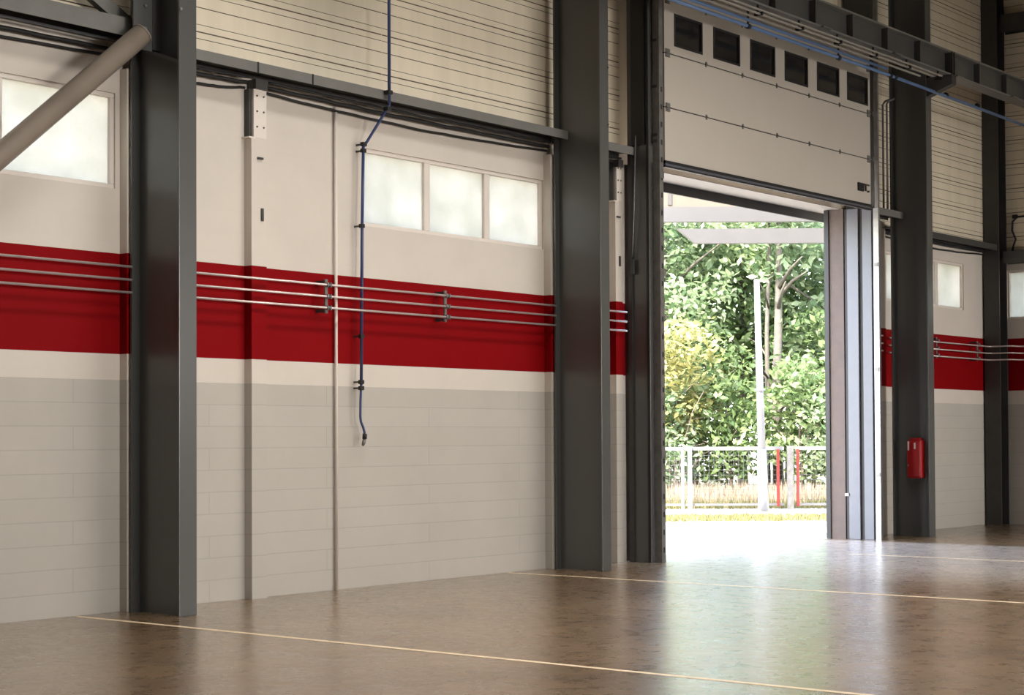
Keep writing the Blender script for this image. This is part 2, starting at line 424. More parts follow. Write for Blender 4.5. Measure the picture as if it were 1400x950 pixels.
# ------------------------------------------------------------------ steel columns
def h_column(x, yf, yb, w, ztop, label, tf=.022, tw=.014, name='steel_column'):
    c = thing(name, (x, (yf + yb) / 2, 0), label, 'column', 'steel columns along the block wall', 'thing')
    MB().box(x - w / 2, x + w / 2, yf, yf + tf, 0, ztop).build('front_flange', 'steel', c, bevel=.004)
    MB().box(x - w / 2, x + w / 2, yb - tf, yb, 0, ztop).build('back_flange', 'steel', c)
    MB().box(x - tw / 2, x + tw / 2, yf + tf, yb - tf, 0, ztop).build('web', 'steel', c)
    return c
CW = .19
col1 = h_column(9.60, -.77, -.125, CW, ZC, 'nearest dark steel column, beside the brace tube at the left')
col2 = h_column(15.58, -.78, -.125, .165, ZC, 'dark steel column between the row of three windows and the loading door')
col3 = h_column(23.57, -.875, -.285, .18, ZC, 'dark steel column right of the doorway, carrying a red cabinet')
# stiffener plates and bolts where the brace and crane beam meet the columns
def hexbolt(p, axis, r=.014, h=.018):
    a = Vector(axis); return MB().tube([p, Vector(p) + a * h], r, 6)
m = MB().prism([(9.593, -.745, 4.66), (9.593, -.745, 4.69), (9.593, -.15, 4.90), (9.593, -.15, 4.87)], (-.085, 0, 0)); m.build('stiffener_plate', 'steel_dark', col1)
MB().box(9.508, 9.593, -.42, -.40, 4.82, 6.2).build('gusset_plate', 'steel_dark', col1)
g = MB().box(9.30, 9.50, -.425, -.41, 4.80, 5.5).build('connection_plate', 'steel', col1)
for bx, bz in ((9.42, 5.18), (9.42, 4.985), (9.465, 4.915)):
    hexbolt((bx, -.425, bz), (0, -1, 0)).build('bolt', 'galv', g)
hexbolt((9.515, -.77, 5.115), (0, -1, 0)).build('bolt', 'galv', col1)
hexbolt((15.645, -.78, 5.62), (0, -1, 0), .01, .012).build('bolt', 'steel_dark', col2)
hexbolt((15.645, -.78, 4.98), (0, -1, 0), .01, .012).build('bolt', 'steel_dark', col2)
# crane bracket on the right-hand column
MB().prism([(23.50, -.875, 6.74), (23.50, -1.28, 6.74), (23.50, -1.28, 6.60), (23.50, -.875, 6.46)], (.14, 0, 0)).build('crane_bracket', 'steel_dark', col3, bevel=.005)

cc = thing('steel_column', (27.52, -.22, 0), 'dark steel column standing in the far corner of the hall', 'column', 'steel columns along the block wall', 'thing')
MB().box(27.36, 27.38, -.30, -.03, 0, ZC).build('front_flange', 'steel_dark', cc)
MB().box(27.38, 27.66, -.175, -.16, 0, ZC).build('web', 'steel_dark', cc)
MB().box(27.66, 27.68, -.30, -.03, 0, ZC).build('back_flange', 'steel_dark', cc)

# brace tube and upper diagonal at the left
a, b = Vector((4.2, -.45, .46)), Vector((9.36, -.45, 4.915))
d = (b - a).normalized()
br = thing('brace_tube', tuple(a), 'thick brown-grey round tube slanting across the left window to the nearest column', 'brace')
MB().tube([a, b], .092, 28).build('tube', 'brace', br)
MB().tube([b - d * .001, b + d * .015], .096, 28).build('end_cap', 'brace', br)
up = Vector((-.5, 0, .265)).normalized()
c0 = Vector((9.47, -.17, 5.04))
tag(MB().obox(c0 + up * 2.0, up * 2.0, (0, .035, 0), Vector((.265, 0, .5)).normalized() * .062).build('flat_brace', 'beam'),
    'flat grey bracing bar rising left from the nearest column over the cladding', 'brace')

# ------------------------------------------------------------------ ledger beams (laid flat), one per bay
def ledger(x0, x1, z0, z1, yf, yb, label, mat='beam', swap=None, marks=()):
    o = thing('ledger_beam', ((x0 + x1) / 2, yf, z0) if not swap else swap((x0 + x1) / 2, yf, z0), label, 'beam', 'horizontal beams at the foot of the cladding', 'thing')
    def part(nm, y0, y1, za, zb, mt):
        p, q = ((x0, y0), (x1, y1)) if not swap else (swap(x0, y0, 0)[:2], swap(x1, y1, 0)[:2])
        MB().box(min(p[0], q[0]), max(p[0], q[0]), min(p[1], q[1]), max(p[1], q[1]), za, zb).build(nm, mt, o)
    part('front_flange', yf, yf + .012, z0, z1, mat)
    part('back_flange', yb - .012, yb, z0, z1, 'steel_dark')
    part('web', yf + .012, yb - .012, (z0 + z1) / 2 - .006, (z0 + z1) / 2 + .006, 'steel_dark')
    for mx in marks:
        MB().box(mx - .008, mx + .008, yf - .006, yf, z0 - .005, z1 + .002).build('joint_strip', 'black', o)
    return o
ledger(3.4, 9.585, 4.925, 5.08, -.30, -.03, 'deep grey horizontal beam over the left window, left of the nearest column')
ledger(9.615, 15.57, 4.86, 4.955, -.28, -.03, 'long grey beam along the wall top above the row of three windows', marks=(10.85, 11.55))
ledger(15.595, 16.89, 4.84, 4.935, -.28, -.03, 'short grey beam between the second column and the left door post')
ledger(22.59, 23.56, 4.70, 4.80, -.46, -.20, 'short grey beam between the right door post and the cabinet column')
ledger(23.585, 27.34, 4.55, 4.65, -.28, -.03, 'dark beam over the window behind the cabinet column', 'steel_dark')  # darker steel colour stands in for the unlit front face
ledger(.32, 20.0, 4.34, 4.54, -.22, -.022, 'dark beam over the end wall window at the far right', 'steel', swapF)

ledger(.32, 20.0, 8.2, 8.5, -.22, -.022, 'dark beam high on the end wall in the top right corner', 'steel_dark', swapF)

# cables lying under the beams
def wob(x0, x1, y, z, amp, n=22, sag=None):
    return [(x0 + (x1 - x0) * i / n, y + random.uniform(-amp, amp) * .5, z + random.uniform(-amp, amp) - (sag or 0) * math.sin(math.pi * i / n)) for i in range(n + 1)]
def cables(x0, x1, z, label, n=3):
    o = thing('cable_bundle', ((x0 + x1) / 2, -.05, z), label, 'cable', 'black cables under the wall beams')
    for k in range(n):
        MB().tube(wob(x0, x1, -.04 - .03 * k, z + .045 * k, .004, sag=.05 if k == 0 else .015), .013 + .006 * (k % 2), 6).build('cable', 'black', o)
cables(3.4, 9.5, 4.80, 'black cables under the deep beam over the left window', 2)
cables(9.70, 10.90, 4.76, 'black cables under the long beam, left of the bolted pilaster', 3)
cables(11.15, 15.48, 4.745, 'black cables under the long beam above the row of three windows', 3)
cables(15.69, 16.85, 4.73, 'black cables under the short beam left of the doorway')
cables(23.68, 27.3, 4.50, 'black cables under the beam over the far window behind the cabinet column')
tag(MB().tube([(3.4, -.2, 4.895), (9.45, -.2, 4.895)], .011, 8).build('thin_conduit', 'galv'), 'thin bright conduit under the deep beam at the left', 'conduit')

# ------------------------------------------------------------------ pilasters
def pilaster(x0, x1, yf, ztop, label, plate=True, socket=True):
    o = thing('wall_pilaster', ((x0 + x1) / 2, yf / 2, 0), label, 'pilaster', 'painted pilasters on the block wall', 'thing')
    MB().box(x0, x1, yf, -.0005, 0, 4.30).build('shaft', 'wall', o)
    MB().box(x0 + .03, x1, yf, -.02, 4.30, ztop).build('upper_plate', 'white', o)
    MB().box(x0 - .03, x0 + .05, yf - .004, 0, 4.285, 4.30).build('ledge', 'white', o)
    MB().box(x0 + .0, x0 + .03, yf + .03, 0, 4.30, ztop).build('dark_slot', 'steel_dark', o)
    if plate:
        w = x1 - x0 - .03
        for i in (0, 1):
            for k in range(3):
                hexbolt((x0 + .03 + w * (.25 + .52 * i), yf, 4.40 + .145 * k), (0, -1, 0), .009, .008).build('bolt', 'steel_dark', o)
        MB().box(x0 + .03, x1 - .01, yf - .03, -.02, ztop, ztop + .09).build('head_bracket', 'steel_dark', o)
    if socket:
        MB().box(x1 - .075, x1 - .045, yf - .012, yf, 3.52, 3.64).build('rusty_slot', 'steel_dark', o)
        MB().box(x1 - .12, x1 - .055, yf - .02, yf, 4.095, 4.115).build('lug', 'steel_dark', o)
    return o
pilaster(10.93, 11.12, -.10, 4.75, 'painted pilaster with a bolted plate on top, right of the nearest column')
pilaster(16.70, 16.84, -.12, 4.70, 'narrow painted pilaster between the second column and the left door post')
tag(MB().tube([(12.105, -.03, 0), (12.105, -.03, 4.75)], .016, 12).build('wall_conduit', 'white'), 'thin cream pipe running floor to beam between pilaster and blue hose', 'conduit')

# ------------------------------------------------------------------ three pipes on the red band, bay by bay
PZ = {'top': 2.975, 'middle': 2.862, 'bottom': 2.752}
bays = [(3.72, 9.50, 'in the bay left of the nearest column'), (9.70, 15.49, 'under the row of three windows'),
        (15.67, 16.88, 'beside the left door post'), (22.60, 23.47, 'beside the right door post')]
for nm, z in PZ.items():
    for x0, x1, where in bays:
        tag(MB().tube([(x0, -.15, z), (x1, -.15, z)], .0115, 10).build('wall_pipe', 'pipe'),
            '%s of three thin red-band pipes, %s' % (nm, where), 'pipe', 'steel pipes along the red band')
    zz = z - .02
    tag(MB().tube([(23.67, -.15, zz), (27.2, -.15, zz), (27.27, -.18, zz), (27.3, -.25, zz), (27.3, -.45, zz), (27.34, -.52, zz), (27.5, -.54, zz), (27.58, -.58, zz), (27.60, -.68, zz), (27.60, -8, zz)], .0115, 10).build('wall_pipe', 'pipe'),
        '%s of three thin steel pipes bending round the far corner' % nm, 'pipe', 'steel pipes along the red band')
def bracket(x, label):
    o = thing('pipe_bracket', (x, 0, 2.70), label, 'bracket', 'brackets holding the wall pipes')
    MB().box(x - .018, x + .018, -.135, -.118, 2.70, 3.03).build('rail', 'galv_dull', o)
    MB().box(x - .018, x + .018, -.118, 0, 2.99, 3.02).build('upper_arm', 'steel_dark', o)
    MB().box(x - .018, x + .018, -.118, 0, 2.71, 2.74).build('lower_arm', 'steel_dark', o)
    for z in PZ.values():
        m = MB().tube([(x - .015, -.15, z), (x + .015, -.15, z)], .022, 12)
        m.box(x + .03, x + .045, -.165, -.135, z - .022, z + .022)
        m.build('clamp', 'galv', o)
bracket(11.87, 'pipe bracket on the red band just left of the thin cream pipe')
bracket(13.62, 'pipe bracket on the red band below the row of three windows')
bracket(25.33, 'pipe bracket on the red band close to the cabinet column')
bracket(26.85, 'pipe bracket on the red band close to the far corner column')

# ------------------------------------------------------------------ blue air hose
h = thing('air_hose', (12.4, -.1, 1.44), 'blue air hose hanging from above down the wall beside the three windows', 'hose')
MB().tube([(12.56, -.33, 8.2), (12.56, -.33, 4.80)], .0165, 10).build('drop_pipe', 'blue', h)
MB().tube([(12.56, -.33, 4.80), (12.545, -.31, 4.76), (12.46, -.12, 4.45), (12.43, -.10, 4.40)], .0145, 10).build('slanted_pipe', 'blue', h)
MB().tube([(12.425, -.10, 4.40), (12.405, -.10, 3.6), (12.385, -.10, 2.02)], .0165, 10).build('wall_length', 'blue', h)
MB().tube([(12.385, -.10, 2.02), (12.375, -.10, 1.85), (12.372, -.10, 1.70), (12.38, -.10, 1.65), (12.41, -.10, 1.60), (12.43, -.10, 1.55), (12.43, -.10, 1.51)], .013, 10).build('loose_end', 'blue', h)
MB().tube([(12.435, -.10, 1.53), (12.43, -.10, 1.48)], .024, 10).build('coupling', 'black', h)
MB().tube([(12.43, -.10, 1.48), (12.418, -.10, 1.44), (12.405, -.10, 1.415)], [.018, .02, .012], 10).build('nozzle', 'galv_dull', h)
for (x, y, z, s) in ((12.56, -.33, 4.93, .03), (12.552, -.32, 4.765, .03), (12.43, -.1, 4.42, .028), (12.425, -.1, 4.355, .026), (12.40, -.1, 3.60, .026), (12.39, -.1, 2.50, .026), (12.385, -.1, 2.045, .026), (12.385, -.1, 1.985, .026)):
    MB().box(x - s, x + s, y - s * .8, (-.281 if y < -.3 else y + s * .8), z - .02, z + .02).build('clip', 'black', h, bevel=.005)
    if y > -.2: MB().box(x - .008, x + .008, y, 0, z - .008, z + .008).build('standoff', 'steel_dark', h)

# ------------------------------------------------------------------ loading door
PX0, PX1, PY = 17.05, 22.26, -.60
dr = thing('door_1', ((PX0 + PX1) / 2, PY, 4.70), 'raised cream sectional loading door with six dark panes over the doorway', 'door', kind='structure')
seams = [4.765, 5.41, 6.06, 6.70, 7.36]
panes = [(17.26, 17.88), (18.13, 18.75), (19.00, 19.62), (19.87, 20.48), (20.73, 21.35), (21.58, 22.19)]
for k in range(4):
    za, zb = seams[k] + .006, seams[k + 1] - .006
    if k == 2:
        hs = [(a, b, 6.165, 6.56) for a, b in panes]
        xx = sorted({PX0, PX1} | {v for p in panes for v in p})
        p = grid_wall(xx, [za, 6.165, 6.56, zb], hs, PY, PY + .04).build('door_panel', 'door', dr)
        for a, b in panes:
            f = MB()
            for (q0, q1, z0, z1) in ((a, a + .03, 6.165, 6.56), (b - .03, b, 6.165, 6.56), (a + .03, b - .03, 6.165, 6.19), (a + .03, b - .03, 6.535, 6.56)):
                f.box(q0, q1, PY - .008, PY + .035, z0, z1)
            fo = f.build('pane_frame', 'black', p)
            MB().box(a + .03, b - .03, PY + .012, PY + .022, 6.19, 6.535).build('door_pane', 'door_glass', p)
    else:
        p = MB().box(PX0, PX1, PY, PY + .04, za, zb).build('door_panel', 'door', dr, bevel=.004)
for z in seams[1:4]:
    MB().box(PX0, PX1, PY + .012, PY + .034, z - .008, z + .008).build('seam_seal', 'black', dr)
    for i in range(7):
        x = PX0 + .06 + (PX1 - PX0 - .12) * i / 6
        big = i in (0, 6)
        w = .07 if big else .022
        hg = MB().box(x - w * .6, x + w * .6, PY - .012, PY - .001, z - (.05 if big else .03), z + (.05 if big else .03))
        hg.tube([(x - w * .7, PY - .014, z), (x + w * .7, PY - .014, z)], .009, 8)
        hg.build('hinge', 'galv_dull', dr)
MB().box(PX0, PX1, PY - .006, PY + .046, 4.71, 4.766).build('bottom_rail', 'alu', dr)
MB().box(PX0, PX1, PY - .010, PY + .05, 4.735, 4.769).build('bottom_clip', 'black', dr)
MB().box(PX0, PX1, PY - .002, PY + .04, 4.69, 4.71).build('bottom_seal', 'black', dr)
lk = MB().box(21.86, 22.02, PY - .02, PY - .001, 4.93, 5.045).build('lock_plate', 'black', dr)
m = MB(); m.box(22.03, 22.17, PY - .03, PY - .012, 5.02, 5.04); m.box(22.14, 22.17, PY - .03, PY - .001, 4.93, 4.955); m.box(22.06, 22.08, PY - .03, PY - .012, 4.94, 5.03)
m.build('lock_handle', 'steel_dark', dr)

# door posts and tracks
lp = thing('door_post', (16.96, -.35, 0), 'dark steel door post on the left side of the doorway', 'post', 'door posts of the loading doorway', 'thing')
MB().box(16.90, 17.03, -.47, -.21, 0, 8.2).build('shaft', 'steel', lp, bevel=.004)
MB().box(16.87, 16.90, -.235, -.18, 0, 8.2).build('rear_angle', 'steel_dark', lp)
MB().box(16.872, 16.885, -.42, -.18, 4.96, 8.2).build('post_shade', 'black', lp)  # black strip added to paint in the shade on the upper post
MB().box(16.885, 16.90, -.47, -.44, 0, 8.2).build('front_lip', 'black', lp)
rp = thing('door_post', (22.5, -.3, 0), 'pale twin-channel door post on the right side of the doorway, lit from outside', 'post', 'door posts of the loading doorway', 'thing')
MB().box(22.42, 22.56, -.305, -.125, 0, 4.76).build('inner_channel', 'alu', rp, bevel=.006)
MB().box(22.43, 22.56, -.515, -.365, 0, 4.76).build('outer_channel', 'alu', rp, bevel=.006)
MB().box(22.52, 22.58, -.515, -.05, 0, 8.2).build('back_web', 'steel_dark', rp)
MB().box(22.43, 22.52, -.125, -.085, 0, 4.76).box(22.455, 22.52, -.365, -.305, 0, 4.76).build('dark_gap', 'black', rp)
MB().box(22.40, 22.45, -.13, -.07, .62, .66).build('latch', 'galv', rp)
rv = MB().box(DX1 - .04, DX1 - .002, -.07, WT + .02, 0, DZ - .008)
tag(rv.build('trim_3', 'reveal'), 'brown-grey concrete side of the doorway on its right', 'trim', kind='structure')
tag(MB().box(DX0 + .002, DX0 + .03, -.05, WT + .02, 0, DZ - .008).build('trim_4', 'reveal'), 'brown-grey concrete side of the doorway on its left', 'trim', kind='structure')
tag(MB().box(22.395, 22.415, .16, WT + .03, 0, DZ - .008).build('trim_5', 'black'), 'dark outer edge strip of the doorway on its right', 'trim', kind='structure')

def track(x0, x1, label, lit):
    o = thing('door_track', ((x0 + x1) / 2, -.56, 0), label, 'track', 'vertical tracks of the loading door')
    MB().box(x0, x0 + .008, -.575, -.49, 0, 8.0).build('side_plate', lit, o)
    m = MB().box(x0, x1, -.585, -.575, 0, 8.0); z = .12
    while z < 5.6:
        m.box(x0 + .03, x1 - .018, -.586, -.585, z, z + .06, 1); z += .21
    m.build('front_plate', [lit, 'black'], o)
    for z in (1.25, 3.05, 4.55):
        MB().box(x0 - .004, x1 + .004, -.592, -.585, z, z + .07).build('joint_clip', 'galv_dull', o)
    return o
track(16.955, 17.035, 'slotted dark galvanised door track on the left side of the doorway', 'galv_dull')
t2 = thing('door_track', (22.36, -.6, 0), 'bright galvanised door track on the right side of the doorway', 'track', 'vertical tracks of the loading door')
MB().box(22.42, 22.43, -.63, -.548, 0, 4.74).build('side_plate', 'galv', t2)
MB().box(22.43, 22.47, -.63, -.62, 0, 4.74).build('front_plate', 'galv', t2)
MB().box(22.42, 22.46, -.63, -.575, 4.74, 8.0).build('shaded_rail', 'galv_dull', t2)  # same track higher up, its shade put in as a duller metal
for z in (.9, 2.4, 3.9, 5.41, 6.06): MB().box(22.41, 22.42, -.62, -.56, z, z + .06).build('joint_clip', 'galv_dull', t2)

rs = thing('riser_pipe', (17.01, -.47, 4.7), 'grey vertical pipe clamped beside the left edge of the raised door', 'pipe')
MB().tube([(17.0, -.52, 4.95), (17.0, -.52, 8.0)], .026, 14).build('pipe', 'galv_dull', rs)
for z in (4.98, 5.05, 5.63, 6.18): MB().box(16.95, 17.05, -.555, -.47, z, z + .035).build('clamp', 'steel_dark', rs, bevel=.004)
pc = thing('pull_cord', (16.83, -.3, 3.5), 'thin pale cord hanging past the short beam beside the left door post', 'cord')
MB().tube([(17.05, -.30, 8.0), (16.96, -.30, 6.0), (16.86, -.30, 4.86), (16.83, -.30, 4.2), (16.84, -.27, 3.72), (16.86, -.25, 3.62)], .008, 6).build('cord', 'galv', pc)
MB().box(16.84, 16.87, -.28, -.23, 3.42, 3.60).build('cleat', 'steel_dark', pc, bevel=.005)

# conduits beside the cabinet column
for x, w in ((23.44, 'left'), (23.44, 'right')):
    y = -.20 if w == 'left' else -.265
    tag(MB().tube([(x, y, 4.81), (x, y, 6.42), (x + .02, y - .03, 6.47), (x + .06, y - .1, 6.5)], .016, 10).build('riser_conduit', 'galv_dull'),
        '%s of two thin vertical conduits just left of the cabinet column' % w, 'conduit', 'conduits beside the cabinet column')

# ------------------------------------------------------------------ crane runway
YC = -1.12
cb = thing('crane_beam', (19, YC, 6.74), 'dark crane runway beam crossing the raised door at the upper right', 'beam', kind='thing')
MB().box(8, 27.6, YC - .11, YC + .11, 7.08, 7.105).build('top_flange', 'beam', cb)
MB().box(8, 27.6, YC - .11, YC + .11, 6.745, 6.77).build('bottom_flange', 'beam', cb)
MB().box(8, 27.6, YC - .008, YC + .008, 6.77, 7.08).build('web', 'steel', cb)
for k in range(-3, 8):
    x = 19.6 + 1.0 * k
    MB().box(x - .008, x + .008, YC - .10, YC + .10, 6.77, 7.08).build('stiffener', 'steel', cb)
    if k > -2 and k % 2 == 0: MB().box(x + .1, x + .32, YC - .16, YC - .10, 6.74, 6.755).build('rail_clip', 'galv_dull', cb)
for x in (23.60, 23.67): MB().box(x - .012, x + .012, YC - .13, YC + .11, 6.72, 7.09).build('end_plate', 'steel_dark', cb)
for i, (y, z, nm) in enumerate(((-1.26, 6.665, 'uppermost'), (-1.23, 6.63, 'middle'), (-1.16, 6.60, 'lowest'))):
    tag(MB().box(10, 23.2 - .25 * i, y - .014, y + .014, z - .009, z + .009).build('conductor_rail', 'rail_metal'),
        '%s of three pale conductor rails under the crane beam' % nm, 'rail', 'conductor rails under the crane beam')
for k in range(8):
    x = 16.2 + 1.0 * k
    hg = thing('rail_hanger', (x, -1.2, 6.56), 'small dark hanger holding the pale conductor rails under the crane beam', 'bracket', 'hangers under the crane beam')
    MB().box(x - .012, x + .012, -1.27, -1.15, 6.612, 6.652).build('crossbar', 'black', hg)
    MB().box(x - .012, x + .012, -1.21, -1.19, 6.64, 6.746).build('hanger', 'black', hg)
bp = thing('air_pipe', (20, -1.0, 6.47), 'straight blue air pipe running beneath the crane beam to the far corner', 'pipe')
MB().tube([(9, -1.0, 6.545), (22.0, -1.0, 6.535), (27.2, -1.0, 6.47)], .023, 12).build('pipe', 'blue_pale', bp)
MB().tube([(9, -1.045, 6.60), (21.9, -1.045, 6.59)], .02, 12).build('second_pipe', 'blue_pale', bp)
for x in (18.3, 20.6, 22.1, 22.25, 23.9, 25.0): MB().tube([(x - .03, -1.0, 6.535), (x + .03, -1.0, 6.533)], .034, 12).build('clamp', 'black', bp)
for x in (18.3, 20.6, 22.1): MB().box(x - .012, x + .012, -1.01, -.99, 6.55, 6.745).build('hanger', 'steel_dark', bp)

# red cabinet on the third column
fc = thing('fire_cabinet', (23.55, -.67, .84), 'small red cabinet with two pale stickers hung on the column right of the doorway', 'cabinet')
bd = MB().box(23.40, 23.56, -.775, -.555, .86, 1.42)
bd.build('body', 'red', fc, bevel=.02)
MB().box(23.385, 23.40, -.765, -.565, .88, 1.40).build('door', 'red', fc, bevel=.01)
MB().box(23.382, 23.386, -.60, -.575, 1.27, 1.40).build('sticker', 'sticker', fc)
MB().box(23.382, 23.386, -.70, -.675, 1.29, 1.38).build('sticker', 'sticker', fc)
MB().box(23.375, 23.386, -.59, -.575, 1.04, 1.06).build('latch', 'galv', fc)
MB().box(23.42, 23.54, -.74, -.60, 1.42, 1.45).build('top_lug', 'red', fc)

# cable on the end wall
ec = thing('wall_cable', (27.66, -.45, 4.6), 'black cable loop on the cladding beside the far corner column', 'cable')
MB().tube([(27.66, -8, 5.14), (27.66, -1.2, 5.14), (27.66, -.50, 5.12), (27.66, -.42, 5.05), (27.66, -.41, 4.9), (27.66, -.47, 4.75), (27.66, -.43, 4.65), (27.66, -.41, 4.56)], .016, 8).build('cable', 'black', ec)
MB().box(27.64, 27.69, -.50, -.42, 5.10, 5.16).build('clip', 'black', ec)

# painted lines on the floor
for x, ya, yb, lab in ((9.02, -18, -.02, 'nearest cream painted line across the floor, starting left of the nearest column'),
                       (14.78, -18, -.02, 'second cream painted line across the floor, starting left of the second column'),
                       (19.62, -18, -1.6, 'faint farthest painted line across the floor in front of the doorway')):
    tag(MB().box(x - .028, x + .028, ya, yb, .0, .0015).build('floor_line', 'line'), lab, 'floor marking', 'painted floor lines', 'thing')

# ------------------------------------------------------------------ outside
CAM = Vector((0, -12.0818, 0))
YAW = .8889
FV = Vector((math.sin(YAW), math.cos(YAW), 0)); RV = Vector((math.cos(YAW), -math.sin(YAW), 0))
def out(d, s, z=0): return CAM + FV * d + RV * s + Vector((0, 0, z))
def slab(d0, d1, s0, s1, z0, z1, m=None, mi=0):
    m = m or MB()
    return m.prism([out(d0, s0, z0), out(d0, s1, z0), out(d1, s1, z0), out(d1, s0, z0)], (0, 0, z1 - z0), mi)
tag(MB().box(-10, 90, WT + .0, 70, -.3, -.01).build('ground', 'yard'), 'pale sunlit concrete yard outside the doorway', 'ground', kind='structure')
tag(slab(36.0, 75, -25, 35, -.02, .03).build('field', 'soil'), 'dry ground beyond the yard fence', 'ground', kind='structure')

def blades(regions, hmin, hmax, w, seed):
    R = random.Random(seed); m = MB()
    for d0, d1, s0, s1, n in regions:
        for _ in range(n):
            p = out(R.uniform(d0, d1), R.uniform(s0, s1), 0); hh = R.uniform(hmin, hmax); an = R.uniform(0, 6.28)
            u = Vector((math.cos(an), math.sin(an), 0)) * w; l = Vector((R.uniform(-.3, .3), R.uniform(-.3, .3), 1)) * hh
            o = len(m.v); m.v += [tuple(p - u), tuple(p + u), tuple(p + l * .6 + u * .7), tuple(p + l)]
            m.face([o, o + 1, o + 2, o + 3])
    return m
tag(blades([(30.2, 32.4, 0, 9, 9000)], .03, .09, .014, 3).build('verge_grass', 'grass_green'), 'short yellow-green grass strip in front of the fence', 'grass', kind='stuff')
tag(blades([(36.6, 41, 0, 11, 9000)], .15, .5, .012, 4).build('dry_grass', 'grass_dry'), 'tall dry grass behind the yard fence', 'grass', kind='stuff')
tag(blades([(35.3, 36.6, 0, 11, 3500)], .08, .26, .012, 5).build('meadow_grass', 'grass_green'), 'green grass growing along the foot of the fence', 'grass', kind='stuff')

# fence panels
DF = 35.2
def bar(m, d, s0, z0, s1, z1, w, mi=0):
    a, b = out(d, s0, z0), out(d, s1, z1); t = (b - a)
    up = Vector((0, 0, 1)) if abs(t.z) < t.length * .7 else RV
    m.obox((a + b) / 2, t / 2, FV * (w / 2), up * (w / 2), mi); return m
def fence(s0, s1, label, red_at):
    o = thing('mesh_fence', tuple(out(DF, (s0 + s1) / 2)), label, 'fence', 'mesh fence panels beyond the yard')
    bar(MB(), DF, s0, 1.24, s1, 1.24, .07).build('top_rail', 'white_steel', o)
    bar(MB(), DF, s0, .10, s1, .10, .045).build('bottom_rail', 'white_steel', o)
    m = MB(); s = s0 + .1
    while s < s1: bar(m, DF, s, .1, s, 1.24, .007); s += .10
    z = .2
    while z < 1.2: bar(m, DF + .01, s0, z, s1, z, .007); z += .10
    m.build('wire_mesh', 'mesh', o)
    for q in red_at: bar(MB(), DF - .02, q, .06, q, 1.22, .055).build('red_upright', 'red_outdoor', o)['label'] = 'faded red upright bar'
fence(-3.0, 5.52, 'long mesh fence panel with pale rails, left of the grey gate post', (5.40,))
fence(5.78, 11.0, 'mesh fence panel with a red upright, right of the grey gate post', (5.80,))
def fpost(s, w, label, mat, cap=True):
    o = thing('fence_post', tuple(out(DF - .06, s)), label, 'post', 'posts of the yard fence', 'thing')
    bar(MB(), DF - .08, s, -.01, s, 1.27, w).build('shaft', mat, o)
    bar(MB(), DF - .08, s - w * .6, 1.28, s + w * .6, 1.28, .02).build('cap', mat, o)
    return o
p1 = fpost(3.60, .085, 'pale fence post with a second bar, left of the tall pole', 'galv')
bar(MB(), DF - .03, 3.46, -.01, 3.46, 1.24, .06).build('side_bar', 'white_steel', p1)
fpost(5.64, .12, 'grey gate post between two red uprights in the fence', 'galv_dull')

pl = thing('light_pole', tuple(out(34.5, 5.0)), 'tall tapered white pole standing in front of the fence', 'pole')
a, b = out(34.5, 5.0, -.01), out(34.5, 4.90, 4.60)
MB().tube([a, a.lerp(b, .5), b], [.085, .072, .055], 18).build('shaft', 'white_steel', pl)
MB().tube([a, a.lerp(b, .27)], [.112, .095], 18).build('base_sleeve', 'galv', pl)
MB().tube([a.lerp(b, .52), a.lerp(b, .53)], .105, 18).build('band', 'galv', pl)
MB().tube([b, b + Vector((0, 0, .02))], [.057, .04], 18).build('cap', 'white_steel', pl)

# white canopy frame
cn = thing('canopy_frame', tuple(out(30, 9.2)), 'white steel canopy beams seen through the top of the doorway', 'canopy')
def cbeam(d, s0, s1, z0, z1, th, cut=0):
    return MB().prism([out(d, s0, z1), out(d, s0 + cut, z0), out(d, s1, z0), out(d, s1, z1)], FV * th)
cbeam(30.0, 1.2, 8.6, 5.22, 5.48, .14).build('upper_beam', 'canopy', cn)
cbeam(29.6, 2.85, 8.6, 4.80, 5.05, .14, .30).build('lower_beam', 'canopy', cn)
f = MB(); f.prism([out(30.8, 1.0, 5.48), out(30.8, 8.6, 5.48), out(30.8, 8.6, 6.6), out(30.8, 1.0, 6.6)], FV * .12); f.build('fascia', 'fascia', cn)
f = MB(); f.prism([out(30.78, 2.80, 5.62), out(30.78, 2.87, 5.62), out(30.78, 2.87, 5.82), out(30.78, 2.80, 5.82)], FV * .02); f.build('fascia_slot', 'steel_dark', cn)
for s in (1.3, 8.5):
    MB().prism([out(29.9, s - .08, -.01), out(29.9, s + .08, -.01), out(30.06, s + .08, -.01), out(30.06, s - .08, -.01)], (0, 0, 5.3)).build('post', 'canopy', cn)
slabm = MB(); slabm.prism([out(29.5, 8.4, 4.9), out(29.5, 8.6, 4.9), out(30.95, 8.6, 4.9), out(30.95, 8.4, 4.9)], (0, 0, .6)); slabm.build('side_beam', 'canopy', cn)
slabm = MB(); slabm.prism([out(29.95, 1.1, 5.3), out(29.95, 1.3, 5.3), out(30.95, 1.3, 5.3), out(30.95, 1.1, 5.3)], (0, 0, .2)); slabm.build('side_beam', 'canopy', cn)

